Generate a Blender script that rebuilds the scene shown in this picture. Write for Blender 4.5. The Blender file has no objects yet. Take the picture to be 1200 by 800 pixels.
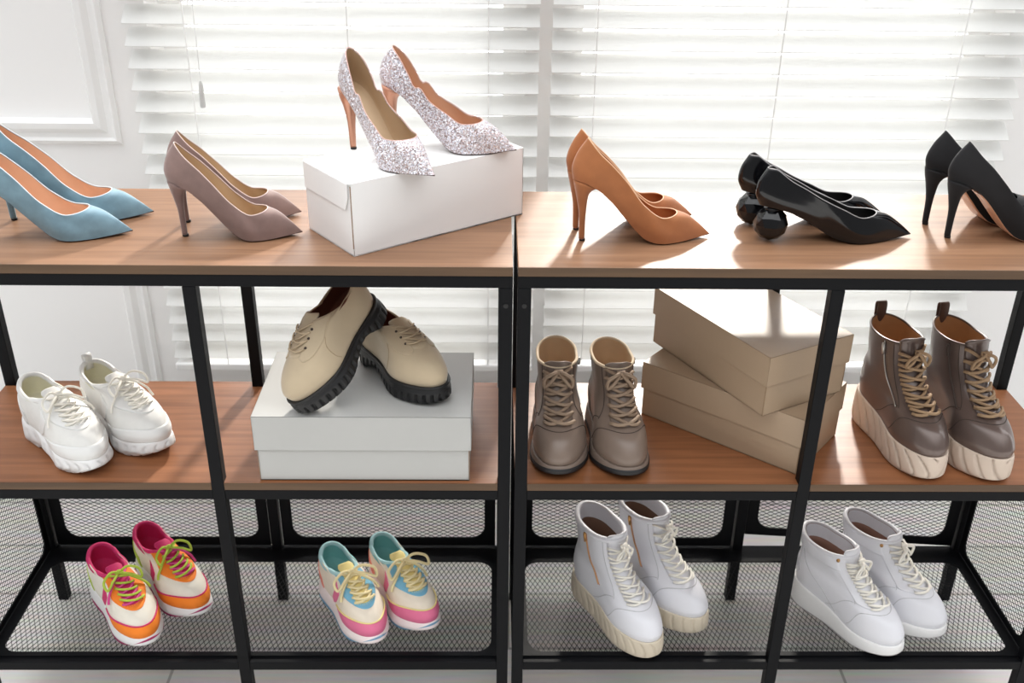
import bpy, bmesh, math, random
import numpy as np
from mathutils import Vector, Matrix, Quaternion, Euler
random.seed(7)
SC = bpy.context.scene
COL = SC.collection
R = math.radians
PI = math.pi

# ------------------------------------------------------------------ camera
cam_d = bpy.data.cameras.new('camera')
cam = bpy.data.objects.new('camera', cam_d); COL.objects.link(cam)
SC.camera = cam
PITCH, ROLL, YAW = 0.47855, 0.01377, 0.01905
fw = Vector((math.sin(YAW)*math.cos(PITCH), math.cos(YAW)*math.cos(PITCH), -math.sin(PITCH)))
rt = Vector((math.cos(YAW), -math.sin(YAW), 0)); up = rt.cross(fw)
rt, up = math.cos(ROLL)*rt + math.sin(ROLL)*up, -math.sin(ROLL)*rt + math.cos(ROLL)*up
M4 = Matrix((rt, up, -fw)).transposed().to_4x4()
M4.translation = Vector((-0.02943, -1.35735, 1.47771))
cam.matrix_world = M4
cam_d.sensor_width = 36.0
cam_d.lens = 1190.14/1200*36.0
cam_d.clip_start = 0.05
cam_d.dof.use_dof = True
cam_d.dof.focus_distance = 1.62
cam_d.dof.aperture_fstop = 6.0

# ------------------------------------------------------------------ world, sun, exposure
EXPOSURE = 0.0
SC.view_settings.view_transform = 'Standard'
SC.view_settings.look = 'None'
SC.view_settings.exposure = EXPOSURE
SC.view_settings.gamma = 1.0
SC.view_settings.use_curve_mapping = False
SC.cycles.max_bounces = 8
SC.cycles.diffuse_bounces = 4
SC.cycles.transparent_max_bounces = 12
SC.cycles.use_denoising = True
SC.cycles.sample_clamp_indirect = 4.0
wd = bpy.data.worlds.new('daylight'); SC.world = wd; wd.use_nodes = True
nt = wd.node_tree; nt.nodes.clear()
wo = nt.nodes.new('ShaderNodeOutputWorld'); bgn = nt.nodes.new('ShaderNodeBackground')
tc = nt.nodes.new('ShaderNodeTexCoord'); sx = nt.nodes.new('ShaderNodeSeparateXYZ')
mr = nt.nodes.new('ShaderNodeMapRange'); mr.interpolation_type = 'SMOOTHSTEP'
mr.inputs['From Min'].default_value = -0.1; mr.inputs['From Max'].default_value = 0.35
mr.inputs['To Min'].default_value = 0.34; mr.inputs['To Max'].default_value = 4.4
nt.links.new(tc.outputs['Generated'], sx.inputs[0]); nt.links.new(sx.outputs['Y'], mr.inputs['Value'])
mz = nt.nodes.new('ShaderNodeMapRange'); mz.interpolation_type = 'SMOOTHSTEP'      # pale room below, bright ceiling side above
mz.inputs['From Min'].default_value = 0.35; mz.inputs['From Max'].default_value = 0.9
mz.inputs['To Min'].default_value = 0.0; mz.inputs['To Max'].default_value = 2.4
nt.links.new(sx.outputs['Z'], mz.inputs['Value'])
ma = nt.nodes.new('ShaderNodeMath'); ma.operation = 'ADD'
nt.links.new(mr.outputs['Result'], ma.inputs[0]); nt.links.new(mz.outputs['Result'], ma.inputs[1])
nt.links.new(ma.outputs[0], bgn.inputs['Strength'])
bgn.inputs['Color'].default_value = (0.97, 0.985, 1.0, 1)
nt.links.new(bgn.outputs[0], wo.inputs['Surface'])
SUN_DIR = Vector((-0.23, -1.0, -0.62)).normalized()      # the way the light travels
sun_d = bpy.data.lights.new('sun', 'SUN'); sun = bpy.data.objects.new('sun', sun_d); COL.objects.link(sun)
sun_d.energy = 5.5; sun_d.angle = R(4.5); sun_d.color = (1.0, 0.95, 0.87)
sun.rotation_mode = 'QUATERNION'; sun.rotation_quaternion = SUN_DIR.to_track_quat('-Z', 'Y')
sun.location = (0.6, 3, 3)

# ------------------------------------------------------------------ materials
MATS = {}
def s2l(c):
    return tuple(((v/255)/12.92 if v/255 <= 0.04045 else ((v/255+0.055)/1.055)**2.4) for v in c)
def mat(name, rgb, rough=0.5, metal=0.0, spec=0.5, var=0.06, scale=60, bump=0.0, bscale=300, sheen=0.0, coat=0.0, stretch=None, trans=0.0):
    """principled surface with a little procedural colour variation and bump"""
    if name in MATS: return MATS[name]
    m = bpy.data.materials.new(name); m.use_nodes = True; MATS[name] = m
    n = m.node_tree; b = n.nodes['Principled BSDF']
    c = s2l(rgb)
    t = n.nodes.new('ShaderNodeTexCoord'); mp = n.nodes.new('ShaderNodeMapping')
    if stretch: mp.inputs['Scale'].default_value = stretch
    n.links.new(t.outputs['Object'], mp.inputs[0])
    no = n.nodes.new('ShaderNodeTexNoise'); no.inputs['Scale'].default_value = scale; no.inputs['Detail'].default_value = 4
    n.links.new(mp.outputs[0], no.inputs['Vector'])
    r = n.nodes.new('ShaderNodeMix'); r.data_type = 'RGBA'
    r.inputs[6].default_value = tuple(v*(1-var) for v in c)+(1,); r.inputs[7].default_value = tuple(min(1, v*(1+var)) for v in c)+(1,)
    n.links.new(no.outputs['Fac'], r.inputs[0]); n.links.new(r.outputs[2], b.inputs['Base Color'])
    b.inputs['Roughness'].default_value = rough; b.inputs['Metallic'].default_value = metal
    b.inputs['Specular IOR Level'].default_value = spec
    if sheen: b.inputs['Sheen Weight'].default_value = sheen; b.inputs['Sheen Roughness'].default_value = 0.45
    if coat: b.inputs['Coat Weight'].default_value = coat; b.inputs['Coat Roughness'].default_value = 0.06
    if bump:
        n2 = n.nodes.new('ShaderNodeTexNoise'); n2.inputs['Scale'].default_value = bscale; n2.inputs['Detail'].default_value = 3
        n.links.new(mp.outputs[0], n2.inputs['Vector'])
        bp = n.nodes.new('ShaderNodeBump'); bp.inputs['Strength'].default_value = bump; bp.inputs['Distance'].default_value = 0.001
        n.links.new(n2.outputs['Fac'], bp.inputs['Height']); n.links.new(bp.outputs[0], b.inputs['Normal'])
    return m
def wood_mat(name, dark, light, rough=0.42):
    m = bpy.data.materials.new(name); m.use_nodes = True; MATS[name] = m
    n = m.node_tree; b = n.nodes['Principled BSDF']
    t = n.nodes.new('ShaderNodeTexCoord'); mp = n.nodes.new('ShaderNodeMapping'); mp.inputs['Scale'].default_value = (1.2, 22, 22)
    n.links.new(t.outputs['Object'], mp.inputs[0])
    a = n.nodes.new('ShaderNodeTexNoise'); a.inputs['Scale'].default_value = 3.0; a.inputs['Detail'].default_value = 6; a.inputs['Distortion'].default_value = 0.6
    n.links.new(mp.outputs[0], a.inputs['Vector'])
    cr = n.nodes.new('ShaderNodeValToRGB'); cr.color_ramp.elements[0].position = 0.3; cr.color_ramp.elements[1].position = 0.75
    cr.color_ramp.elements[0].color = s2l(dark)+(1,); cr.color_ramp.elements[1].color = s2l(light)+(1,)
    n.links.new(a.outputs['Fac'], cr.inputs[0]); n.links.new(cr.outputs[0], b.inputs['Base Color'])
    b.inputs['Roughness'].default_value = rough; b.inputs['Specular IOR Level'].default_value = 0.5
    bp = n.nodes.new('ShaderNodeBump'); bp.inputs['Strength'].default_value = 0.08; bp.inputs['Distance'].default_value = 0.001
    n.links.new(a.outputs['Fac'], bp.inputs['Height']); n.links.new(bp.outputs[0], b.inputs['Normal'])
    return m
def glitter_mat():
    m = bpy.data.materials.new('silver_glitter'); m.use_nodes = True
    n = m.node_tree; b = n.nodes['Principled BSDF']
    t = n.nodes.new('ShaderNodeTexCoord')
    v = n.nodes.new('ShaderNodeTexVoronoi'); v.inputs['Scale'].default_value = 620
    n.links.new(t.outputs['Object'], v.inputs['Vector'])
    sp = n.nodes.new('ShaderNodeSeparateColor'); n.links.new(v.outputs['Color'], sp.inputs[0])
    cr = n.nodes.new('ShaderNodeValToRGB'); e = cr.color_ramp.elements
    e[0].position = 0.0; e[0].color = s2l((140, 122, 120))+(1,); e[1].position = 1.0; e[1].color = s2l((252, 250, 252))+(1,)
    x = cr.color_ramp.elements.new(0.35); x.color = s2l((206, 186, 184))+(1,)
    x = cr.color_ramp.elements.new(0.6); x.color = s2l((214, 214, 226))+(1,)
    n.links.new(sp.outputs[0], cr.inputs[0]); n.links.new(cr.outputs[0], b.inputs['Base Color'])
    b.inputs['Metallic'].default_value = 0.45; b.inputs['Roughness'].default_value = 0.34
    vm = n.nodes.new('ShaderNodeVectorMath'); vm.operation = 'SUBTRACT'; vm.inputs[1].default_value = (0.5, 0.5, 0.5)
    n.links.new(v.outputs['Color'], vm.inputs[0])
    sc = n.nodes.new('ShaderNodeVectorMath'); sc.operation = 'SCALE'; sc.inputs['Scale'].default_value = 1.1
    n.links.new(vm.outputs[0], sc.inputs[0])
    g = n.nodes.new('ShaderNodeNewGeometry'); ad = n.nodes.new('ShaderNodeVectorMath'); ad.operation = 'ADD'
    n.links.new(g.outputs['Normal'], ad.inputs[0]); n.links.new(sc.outputs[0], ad.inputs[1])
    nm = n.nodes.new('ShaderNodeVectorMath'); nm.operation = 'NORMALIZE'; n.links.new(ad.outputs[0], nm.inputs[0])
    n.links.new(nm.outputs[0], b.inputs['Normal'])
    return m
def slat_mat():
    m = bpy.data.materials.new('blind_slat_white'); m.use_nodes = True
    n = m.node_tree; o = n.nodes['Material Output']; b = n.nodes['Principled BSDF']
    b.inputs['Base Color'].default_value = s2l((243, 243, 241))+(1,); b.inputs['Roughness'].default_value = 0.5
    tr = n.nodes.new('ShaderNodeBsdfTranslucent'); tr.inputs['Color'].default_value = (0.9, 0.9, 0.89, 1)
    no = n.nodes.new('ShaderNodeTexNoise'); no.inputs['Scale'].default_value = 3
    mr_ = n.nodes.new('ShaderNodeMapRange'); mr_.inputs['To Min'].default_value = 0.40; mr_.inputs['To Max'].default_value = 0.46
    n.links.new(no.outputs['Fac'], mr_.inputs['Value'])
    mx = n.nodes.new('ShaderNodeMixShader'); n.links.new(mr_.outputs[0], mx.inputs[0])
    n.links.new(b.outputs[0], mx.inputs[1]); n.links.new(tr.outputs[0], mx.inputs[2]); n.links.new(mx.outputs[0], o.inputs['Surface'])
    return m
def glass_mat():
    m = bpy.data.materials.new('window_glass'); m.use_nodes = True
    n = m.node_tree; o = n.nodes['Material Output']; n.nodes.remove(n.nodes['Principled BSDF'])
    t = n.nodes.new('ShaderNodeBsdfTransparent'); g = n.nodes.new('ShaderNodeBsdfGlossy'); g.inputs['Roughness'].default_value = 0.02
    f = n.nodes.new('ShaderNodeFresnel'); f.inputs['IOR'].default_value = 1.45
    mx = n.nodes.new('ShaderNodeMixShader'); n.links.new(f.outputs[0], mx.inputs[0]); n.links.new(t.outputs[0], mx.inputs[1]); n.links.new(g.outputs[0], mx.inputs[2])
    n.links.new(mx.outputs[0], o.inputs['Surface'])
    return m
def floor_mat():
    m = bpy.data.materials.new('pale_floorboards'); m.use_nodes = True
    n = m.node_tree; b = n.nodes['Principled BSDF']
    t = n.nodes.new('ShaderNodeTexCoord'); br = n.nodes.new('ShaderNodeTexBrick')
    n.links.new(t.outputs['Object'], br.inputs['Vector'])
    br.inputs['Scale'].default_value = 1.0; br.inputs['Brick Width'].default_value = 1.3; br.inputs['Row Height'].default_value = 0.16
    br.inputs['Mortar Size'].default_value = 0.003
    br.inputs['Color1'].default_value = s2l((228, 224, 219))+(1,); br.inputs['Color2'].default_value = s2l((218, 214, 208))+(1,); br.inputs['Mortar'].default_value = s2l((170, 166, 160))+(1,)
    mp = n.nodes.new('ShaderNodeMapping'); mp.inputs['Scale'].default_value = (2, 30, 1); n.links.new(t.outputs['Object'], mp.inputs[0])
    no = n.nodes.new('ShaderNodeTexNoise'); no.inputs['Scale'].default_value = 3; no.inputs['Detail'].default_value = 5; n.links.new(mp.outputs[0], no.inputs['Vector'])
    mx = n.nodes.new('ShaderNodeMix'); mx.data_type = 'RGBA'; mx.blend_type = 'MULTIPLY'; mx.inputs[0].default_value = 0.35
    n.links.new(br.outputs['Color'], mx.inputs[6]); n.links.new(no.outputs['Color'], mx.inputs[7]); n.links.new(mx.outputs[2], b.inputs['Base Color'])
    b.inputs['Roughness'].default_value = 0.4
    return m

WHITE_WALL = mat('white_wall_paint', (248, 247, 246), 0.6, var=0.01, scale=8)
WHITE_TRIM = mat('white_trim_gloss', (248, 248, 247), 0.4, var=0.01, scale=8)
BLACK_METAL = mat('black_powder_coated_metal', (12, 13, 16), 0.5, spec=.14, var=0.1, scale=40, bump=0.05, bscale=900)
BOLT = mat('dark_bolt', (12, 12, 13), 0.5, var=0.05)
EDGE = wood_mat('oak_edge_shaded', (78, 56, 35), (100, 74, 48), .5)  # board oak darkened: shade on the front edges put into the colour
WOOD_VEILED = wood_mat('oak_laminate_veiled', (120, 86, 62), (152, 114, 86))  # top board oak, window glare put into the colour
WOOD_SHADED = wood_mat('oak_laminate_shaded', (122, 76, 46), (158, 103, 68))  # same oak browner, shade of the middle shelf put into the colour
SLAT = slat_mat()

# ------------------------------------------------------------------ mesh helpers
def mesh_obj(name, V, F, m, parent=None, smooth=False, m4=None, mirror=1, recalc=True):
    V = np.asarray(V, float).reshape(-1, 3).copy()
    if mirror < 0: V[:, 1] *= -1
    me = bpy.data.meshes.new(name)
    me.from_pydata(V.tolist(), [], [tuple(int(i) for i in f) for f in F])
    bm = bmesh.new(); bm.from_mesh(me)
    if recalc: bmesh.ops.recalc_face_normals(bm, faces=bm.faces)
    for f in bm.faces: f.smooth = smooth
    bm.to_mesh(me); bm.free()
    if isinstance(m, (list, tuple)):
        for x in m: me.materials.append(x)
    else: me.materials.append(m)
    o = bpy.data.objects.new(name, me); COL.objects.link(o)
    if m4 is not None: o.matrix_world = m4
    if parent: o.parent = parent
    return o
def tag(o, label=None, cat=None, group=None, kind=None):
    if label: o['label'] = label
    if cat: o['category'] = cat
    if group: o['group'] = group
    if kind: o['kind'] = kind
    return o
def thing(name, label, cat, loc=(0, 0, 0), rotz=0, group=None, m4=None):
    o = bpy.data.objects.new(name, None); COL.objects.link(o); o.empty_display_size = 0.05
    if m4 is not None: o.matrix_world = m4
    else: o.location = loc; o.rotation_euler = (0, 0, rotz)
    return tag(o, label, cat, group)
class MB:
    """collects boxes and other closed pieces of ONE part"""
    def __init__(s): s.V = []; s.F = []
    def add(s, V, F):
        k = len(s.V); s.V += [tuple(v) for v in V]; s.F += [tuple(i+k for i in f) for f in F]; return s
    def box(s, lo, hi, m=None):
        x0, y0, z0 = lo; x1, y1, z1 = hi
        V = [(x0,y0,z0),(x1,y0,z0),(x1,y1,z0),(x0,y1,z0),(x0,y0,z1),(x1,y0,z1),(x1,y1,z1),(x0,y1,z1)]
        if m is not None: V = [m @ Vector(v) for v in V]
        return s.add(V, [(0,3,2,1),(4,5,6,7),(0,1,5,4),(1,2,6,5),(2,3,7,6),(3,0,4,7)])
    def prism(s, pts, axis, a, b):
        """polygon (list of 2D) pushed along an axis"""
        n = len(pts)
        def P(p, t):
            return {'x': (t, p[0], p[1]), 'y': (p[0], t, p[1]), 'z': (p[0], p[1], t)}[axis]
        V = [P(p, a) for p in pts]+[P(p, b) for p in pts]
        F = [tuple(range(n))[::-1], tuple(range(n, 2*n))]+[(i, (i+1) % n, n+(i+1) % n, n+i) for i in range(n)]
        return s.add(V, F)
    def build(s, name, m, parent=None, smooth=False, bevel=0, **k):
        o = mesh_obj(name, s.V, s.F, m, parent, smooth, **k)
        if bevel:
            md = o.modifiers.new('bevel', 'BEVEL'); md.width = bevel; md.segments = 2; md.limit_method = 'ANGLE'
        return o
def tube(pts, r, n=8, closed=False):
    P = np.asarray(pts, float); K = len(P)
    rr = np.broadcast_to(np.asarray(r, float), (K,))
    if closed: T = np.roll(P, -1, 0)-np.roll(P, 1, 0)
    else: T = np.gradient(P, axis=0)
    T /= np.linalg.norm(T, axis=1)[:, None]+1e-12
    a = np.array([0, 0, 1.0]) if abs(T[0][2]) < 0.9 else np.array([1.0, 0, 0])
    u = a-T[0]*(a@T[0]); u /= np.linalg.norm(u)
    V = []
    for k in range(K):
        u = u-T[k]*(u@T[k]); u /= np.linalg.norm(u)+1e-12; w = np.cross(T[k], u)
        for j in range(n):
            t = 2*PI*j/n; V.append(P[k]+rr[k]*(math.cos(t)*u+math.sin(t)*w))
    F = []
    for k in range(K if closed else K-1):
        k2 = (k+1) % K
        for j in range(n): F.append((k*n+j, k*n+(j+1) % n, k2*n+(j+1) % n, k2*n+j))
    if not closed: F += [tuple(range(n))[::-1], tuple(range((K-1)*n, K*n))]
    return V, F
def crv(ctrl, n=24):
    """smooth open curve through control points"""
    C = np.asarray(ctrl, float); K = len(C); out = []
    Pp = np.vstack([2*C[0]-C[1], C, 2*C[-1]-C[-2]])
    for i in range(K-1):
        p0, p1, p2, p3 = Pp[i:i+4]
        m_ = max(2, int(n/(K-1)))
        for t in np.linspace(0, 1, m_, endpoint=False):
            out.append(0.5*((2*p1)+(-p0+p2)*t+(2*p0-5*p1+4*p2-p3)*t*t+(-p0+3*p1-3*p2+p3)*t**3))
    out.append(C[-1]); return np.array(out)
def ci(x, pts):
    """smooth monotone interpolation through (x, y) points"""
    xs = np.array([p[0] for p in pts], float); ys = np.array([p[1] for p in pts], float)
    d = np.diff(ys)/np.diff(xs); m_ = np.zeros_like(ys)
    m_[0] = d[0]; m_[-1] = d[-1]
    for i in range(1, len(ys)-1):
        m_[i] = 0 if d[i-1]*d[i] <= 0 else 2*d[i-1]*d[i]/(d[i-1]+d[i])
    x = np.clip(np.asarray(x, float), xs[0], xs[-1]); k = np.clip(np.searchsorted(xs, x)-1, 0, len(xs)-2)
    h = xs[k+1]-xs[k]; t = (x-xs[k])/h
    return (2*t**3-3*t**2+1)*ys[k]+(t**3-2*t**2+t)*h*m_[k]+(-2*t**3+3*t**2)*ys[k+1]+(t**3-t**2)*h*m_[k+1]

# ------------------------------------------------------------------ the setting
def structure(o): o['kind'] = 'structure'; return o
WY = 0.70           # face of the window wall
FZ = 0.0          # floor level
KW = (WY+1.35735)/2.07735
wx = lambda x: -.02943+(x+.02943)*KW
wz = lambda z: 1.47771+(z-1.47771)*KW
b = MB()
x0, x1, z0, z1 = -3.2, 3.4, FZ, 2.7
wins = [(wx(-0.72), wx(0.03), wz(0.375), 1.72), (wx(0.105), wx(1.0), wz(0.375), 1.72)]
xs = [x0]+[v for w in wins for v in w[:2]]+[x1]
for i in range(0, len(xs), 2): b.box((xs[i], WY, z0), (xs[i+1], WY+0.16, z1))
for (a, c, lo, hi) in wins:
    b.box((a, WY, z0), (c, WY+0.16, lo)); b.box((a, WY, hi), (c, WY+0.16, z1))
structure(b.build('wall_back', WHITE_WALL))
structure(MB().box((-3.2, -3.4, FZ-.05), (3.4, WY+0.16, FZ)).build('floor', floor_mat()))
GLASS = glass_mat()
for k, (a, c, lo, hi) in enumerate(wins):
    t = bpy.data.objects.new('window_%d' % (k+1), None); COL.objects.link(t); structure(t); t.location = ((a+c)/2, WY+0.1, lo)
    f = MB(); L = (a+c)/2
    for bx in [((a, .085, 0), (a+.045, .135, hi-lo)), ((c-.045, .085, 0), (c, .135, hi-lo)), ((a, .085, 0), (c, .135, .045)), ((a, .085, hi-lo-.045), (c, .135, hi-lo))]:
        f.box((bx[0][0]-L, bx[0][1]-.1, bx[0][2]), (bx[1][0]-L, bx[1][1]-.1, bx[1][2]))
    f.build('window_frame', WHITE_TRIM, t)
    MB().box((a+.045-L, .008, .045), (c-.045-L, .012, hi-lo-.045)).build('pane', GLASS, t)
# moulded wall panels left of the blinds
def panel_mould(name, x0, x1, z0, z1):
    prof = [(0, 0), (0, .006), (.008, .012), (.014, .008), (.024, .008), (.034, .018), (.046, .020), (.052, .010), (.052, 0)]   # (inset from outer edge, thickness)
    V = []; F = []
    for (ins, th) in prof:
        for (x, z) in [(x0+ins, z0+ins), (x1-ins, z0+ins), (x1-ins, z1-ins), (x0+ins, z1-ins)]: V.append((x, WY-th, z))
    for k in range(len(prof)-1):
        for j in range(4): F.append((4*k+j, 4*k+(j+1) % 4, 4*k+4+(j+1) % 4, 4*k+4+j))
    return structure(mesh_obj(name, V, F, WHITE_TRIM))
panel_mould('trim_1', -1.75, wx(-0.805), wz(0.860), 2.35)
panel_mould('trim_2', -1.75, wx(-0.805), .12, wz(0.72))
structure(MB().box((-3.2, WY-.014, FZ), (3.4, WY, FZ+.10)).build('baseboard_back', WHITE_TRIM, bevel=.004))

# ------------------------------------------------------------------ blinds
BZ = wz(.352)
def blind(x0, x1, label, cords):
    x0, x1 = wx(x0), wx(x1)
    t = thing('window_blind', label, 'blind', ((x0+x1)/2, WY-.035, BZ), 0, 'slatted blinds on the window wall')
    w = (x1-x0)/2; pitch = .0429*KW; tilt = R(36); half = .0252*KW
    V = []; F = []
    n = 31
    for i in range(n):
        zc = .045+i*pitch
        k = len(V)
        prof = []
        for j in range(7):
            u = -1+j/3
            cr = .0022*(1-u*u)
            # inner edge low, outer edge high
            prof.append((u*half*math.cos(tilt)-cr*math.sin(tilt), zc+u*half*math.sin(tilt)+cr*math.cos(tilt)))
        th = .0011
        loop = [(y+th*math.sin(tilt), z-th*math.cos(tilt)) for y, z in prof]+[(y-th*math.sin(tilt), z+th*math.cos(tilt)) for y, z in prof[::-1]]
        m_ = len(loop)
        for sx in (-w, w): V += [(sx, y, z) for y, z in loop]
        F += [(k+j, k+(j+1) % m_, k+m_+(j+1) % m_, k+m_+j) for j in range(m_)]+[tuple(range(k, k+m_))[::-1], tuple(range(k+m_, k+2*m_))]
    mesh_obj('slats', V, F, SLAT, t)
    MB().box((-w, -.024, 0), (w, .024, .018)).build('bottom_rail', WHITE_TRIM, t, bevel=.004)
    top = .045+n*pitch
    MB().box((-w, -.03, top), (w, .03, top+.05)).build('headrail', WHITE_TRIM, t, bevel=.003)
    for c in cords:
        m_ = MB()
        for yy in (-.0215, .0215): m_.box((c-.0012, yy-.0008, .01), (c+.0012, yy+.0008, top))
        m_.build('ladder_cord', WHITE_TRIM, t)
    return t, top
bl, top = blind(-0.750, 0.055, 'white slatted window blind on the left with a hanging pull cord', (-.28, .03, .3))
cdz = wz(.955)-BZ
cord = MB(); cord.add(*tube([(-.25, -.034, top), (-.252, -.036, .9), (-.258, -.036, cdz+.05)], .0011, 6)); pc = cord.build('pull_cord', WHITE_TRIM, bl)
ts = MB(); ts.add(*tube([(-.258, -.036, cdz+.052), (-.258, -.036, cdz+.045), (-.259, -.036, cdz+.02), (-.2592, -.036, cdz+.002), (-.2592, -.036, cdz)], [.002, .0042, .0052, .0056, .003], 10))
ts.build('cord_tassel', mat('grey_tassel', (206, 206, 204), .5), pc)
blind(0.080, 1.020, 'white slatted window blind on the right behind the camel and black shoes', (-.38, -.02, .33))

# ------------------------------------------------------------------ shelving units
PW = .010            # half post width
POSTD = .31
def strips(w, h, px, py, sw, clip_r=0):
    """expanded metal mesh: two families of diagonal strands clipped to a w x h rectangle, in local 2D"""
    out = []
    for sgn in (1, -1):
        sl = sgn*py/px
        # lines v = sl*u + c
        cs = np.arange(-(abs(sl)*w)-py, h+abs(sl)*w+py, py)
        for c in cs:
            ts = []
            u0, u1 = 0.0, w
            # clip v in [0,h]
            a_, b_ = (0-c)/sl, (h-c)/sl
            lo, hi = max(u0, min(a_, b_)), min(u1, max(a_, b_))
            if hi-lo > .002: out.append(((lo, sl*lo+c), (hi, sl*hi+c)))
    return out
def mesh_panel(name, parent, org, U, Vv, w, h, px, py, border, rad, sw=.00050, th=.0007):
    """black panel: a plate frame with a round-cornered opening (border l,r,b,t) over diagonal expanded mesh"""
    org, U, Vv = Vector(org), Vector(U), Vector(Vv); N = U.cross(Vv)
    bl_, br_, bb, bt = border
    iw, ih = w-bl_-br_, h-bb-bt
    mb = MB()
    for (a, c) in strips(iw, ih, px, py, sw):
        a = Vector(a); c = Vector(c); d = (c-a).normalized(); nrm = Vector((-d.y, d.x))*sw
        q = [a+nrm, c+nrm, c-nrm, a-nrm]
        P = [org+U*(p.x+bl_)+Vv*(p.y+bb) for p in q]
        V = [p-N*th/2 for p in P]+[p+N*th/2 for p in P]
        mb.add(V, [(3,2,1,0),(4,5,6,7),(0,1,5,4),(1,2,6,5),(2,3,7,6),(3,0,4,7)])
    # plate ring
    inner = []; outer = []
    rr = rad
    cs = [(bl_+rr, bb+rr, PI), (w-br_-rr, bb+rr, 1.5*PI), (w-br_-rr, h-bt-rr, 0), (bl_+rr, h-bt-rr, .5*PI)]
    oc = [(0, 0), (w, 0), (w, h), (0, h)]
    for (cx, cy, a0), o_ in zip(cs, oc):
        for j in range(7):
            a = a0+j*PI/12; inner.append((cx+rr*math.cos(a), cy+rr*math.sin(a))); outer.append(o_)
    n = len(inner); t2 = .0016
    V = []
    for sgn in (-1, 1):
        for p in inner+outer: V.append(org+U*p[0]+Vv*p[1]+N*(t2*sgn))
    F = []
    for i in range(n):
        j = (i+1) % n
        same = outer[i] == outer[j]
        for base, flip in ((0, 1), (2*n, 0)):
            f = (base+i, base+j, base+n+i) if same else (base+i, base+j, base+n+j, base+n+i)
            F.append(f[::-1] if flip else f)
        F.append((i, j, 2*n+j, 2*n+i))
    for k in range(4):
        a = k*7; c = ((k+1) % 4)*7
        F.append((n+a, n+c, 3*n+c, 3*n+a))
    plate = mesh_obj(name+'_frame', V, F, BLACK_METAL, None, recalc=True)
    m_ = mb.build(name, BLACK_METAL, parent)
    plate.parent = m_
    return m_
def shelf(xa, label, tilt_panel=None):
    """xa = x of the left post line; two bays of .46"""
    t = thing('shelving_unit', label, 'shelf', (xa+.46, POSTD/2, 0), 0, 'black metal shelving units')
    ox, oy = -xa-.46, -POSTD/2
    def bx(name, lo, hi, m=BLACK_METAL, bevel=.0012, parent=t):
        return MB().box((lo[0]+ox, lo[1]+oy, lo[2]), (hi[0]+ox, hi[1]+oy, hi[2])).build(name, m, parent, bevel=bevel)
    X = [xa, xa+.46, xa+.92]
    for x in X:
        for y in (0, POSTD):
            p = bx('post', (x-PW, y-PW, FZ), (x+PW, y+PW, .8655))
            if y == 0 and x != X[1]:
                v, f = tube([(x+ox, y+oy-PW-.0006, .837), (x+ox, y+oy-PW+.002, .837)], .0036, 12)
                mesh_obj('bolt', v, f, BOLT, p)
    x0, x1 = xa-PW, xa+.92+PW
    bx('top_board', (x0, -PW-.001, .8852), (x1, POSTD+PW+.001, .8995), WOOD_VEILED)
    bx('shaded_edge', (x0, -PW-.0016, .8853), (x1, -PW-.0010, .8992), EDGE, bevel=0, parent=t.children[-1])  # added strip carrying the painted shade of the board front
    mb_ = MB()
    # shelf board notched round the posts
    pts = []
    e = .0004
    yf, yb = -PW+.0012, POSTD+PW-.0012
    pts += [(x0+.001, PW+e), (X[0]+PW+e, PW+e), (X[0]+PW+e, yf), (X[1]-PW-e, yf), (X[1]-PW-e, PW+e), (X[1]+PW+e, PW+e), (X[1]+PW+e, yf), (X[2]-PW-e, yf), (X[2]-PW-e, PW+e), (x1-.001, PW+e)]
    q = POSTD-PW-e
    pts += [(x1-.001, q), (X[2]-PW-e, q), (X[2]-PW-e, yb), (X[1]+PW+e, yb), (X[1]+PW+e, q), (X[1]-PW-e, q), (X[1]-PW-e, yb), (X[0]+PW+e, yb), (X[0]+PW+e, q), (x0+.001, q)]
    mb_.prism([(a+ox, c+oy) for a, c in pts], 'z', .5062, .52)
    sb = mb_.build('shelf_board', WOOD_SHADED, t)
    for i in (0, 1): bx('shaded_edge', (X[i]+PW+e, yf-.0006, .5063), (X[i+1]-PW-e, yf, .5197), EDGE, bevel=0, parent=sb)  # same painted shade along the middle board front
    for (zl, zh) in ((.8655, .885), (.4875, .506), (.1135, .132)):
        for y in (0, POSTD):
            if zl > .8:
                bx('rail', (x0, y-PW, zl), (x1, y+PW, zh))
            else:
                for i in (0, 1):
                    bx('rail', (X[i]+PW, y-PW+.0006, zl), (X[i+1]-PW, y+PW-.0006, zh))
        for x in (X if zl > .2 else (X[0], X[2])): bx('side_rail', (x-PW+.0006, PW, zl), (x+PW-.0006, POSTD-PW, zh))
    # basket meshes
    for i in (0, 1):
        w = .46-2*PW-.006; x = X[i]+PW+.003
        org = Vector((x+ox, POSTD+oy, .140)); U = Vector((1, 0, 0)); V_ = Vector((0, 0, 1))
        h = .345
        if tilt_panel == i:
            a = R(-3.9); U = Vector((1, 0, math.tan(a)))
            org = org+Vector((0, 0, .030)); h = .314
        mesh_panel('mesh_back_panel', t, org, U, V_, w, h, .0170, .0086, (.022, .022, .019, .01), .028)
    mesh_panel('mesh_tray', t, (x0+.012+ox, .004+oy, .1338), (1, 0, 0), (0, 1, 0), .94-.024, POSTD-.008, .0094, .0185, (.018, .018, .010, .042), .028)
    for x, s in ((X[0], 1), (X[2], -1)):
        mesh_panel('mesh_side_panel', t, (x+ox, PW+.003+oy, .137), (0, 1, 0), (0, 0, 1), POSTD-2*PW-.006, .348, .0170, .0086, (.014, .016, .012, .01), .022)
    return t
G = .0136
shelf(-G-.92, 'black metal and oak shelving unit on the left with pastel pumps on top')
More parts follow.
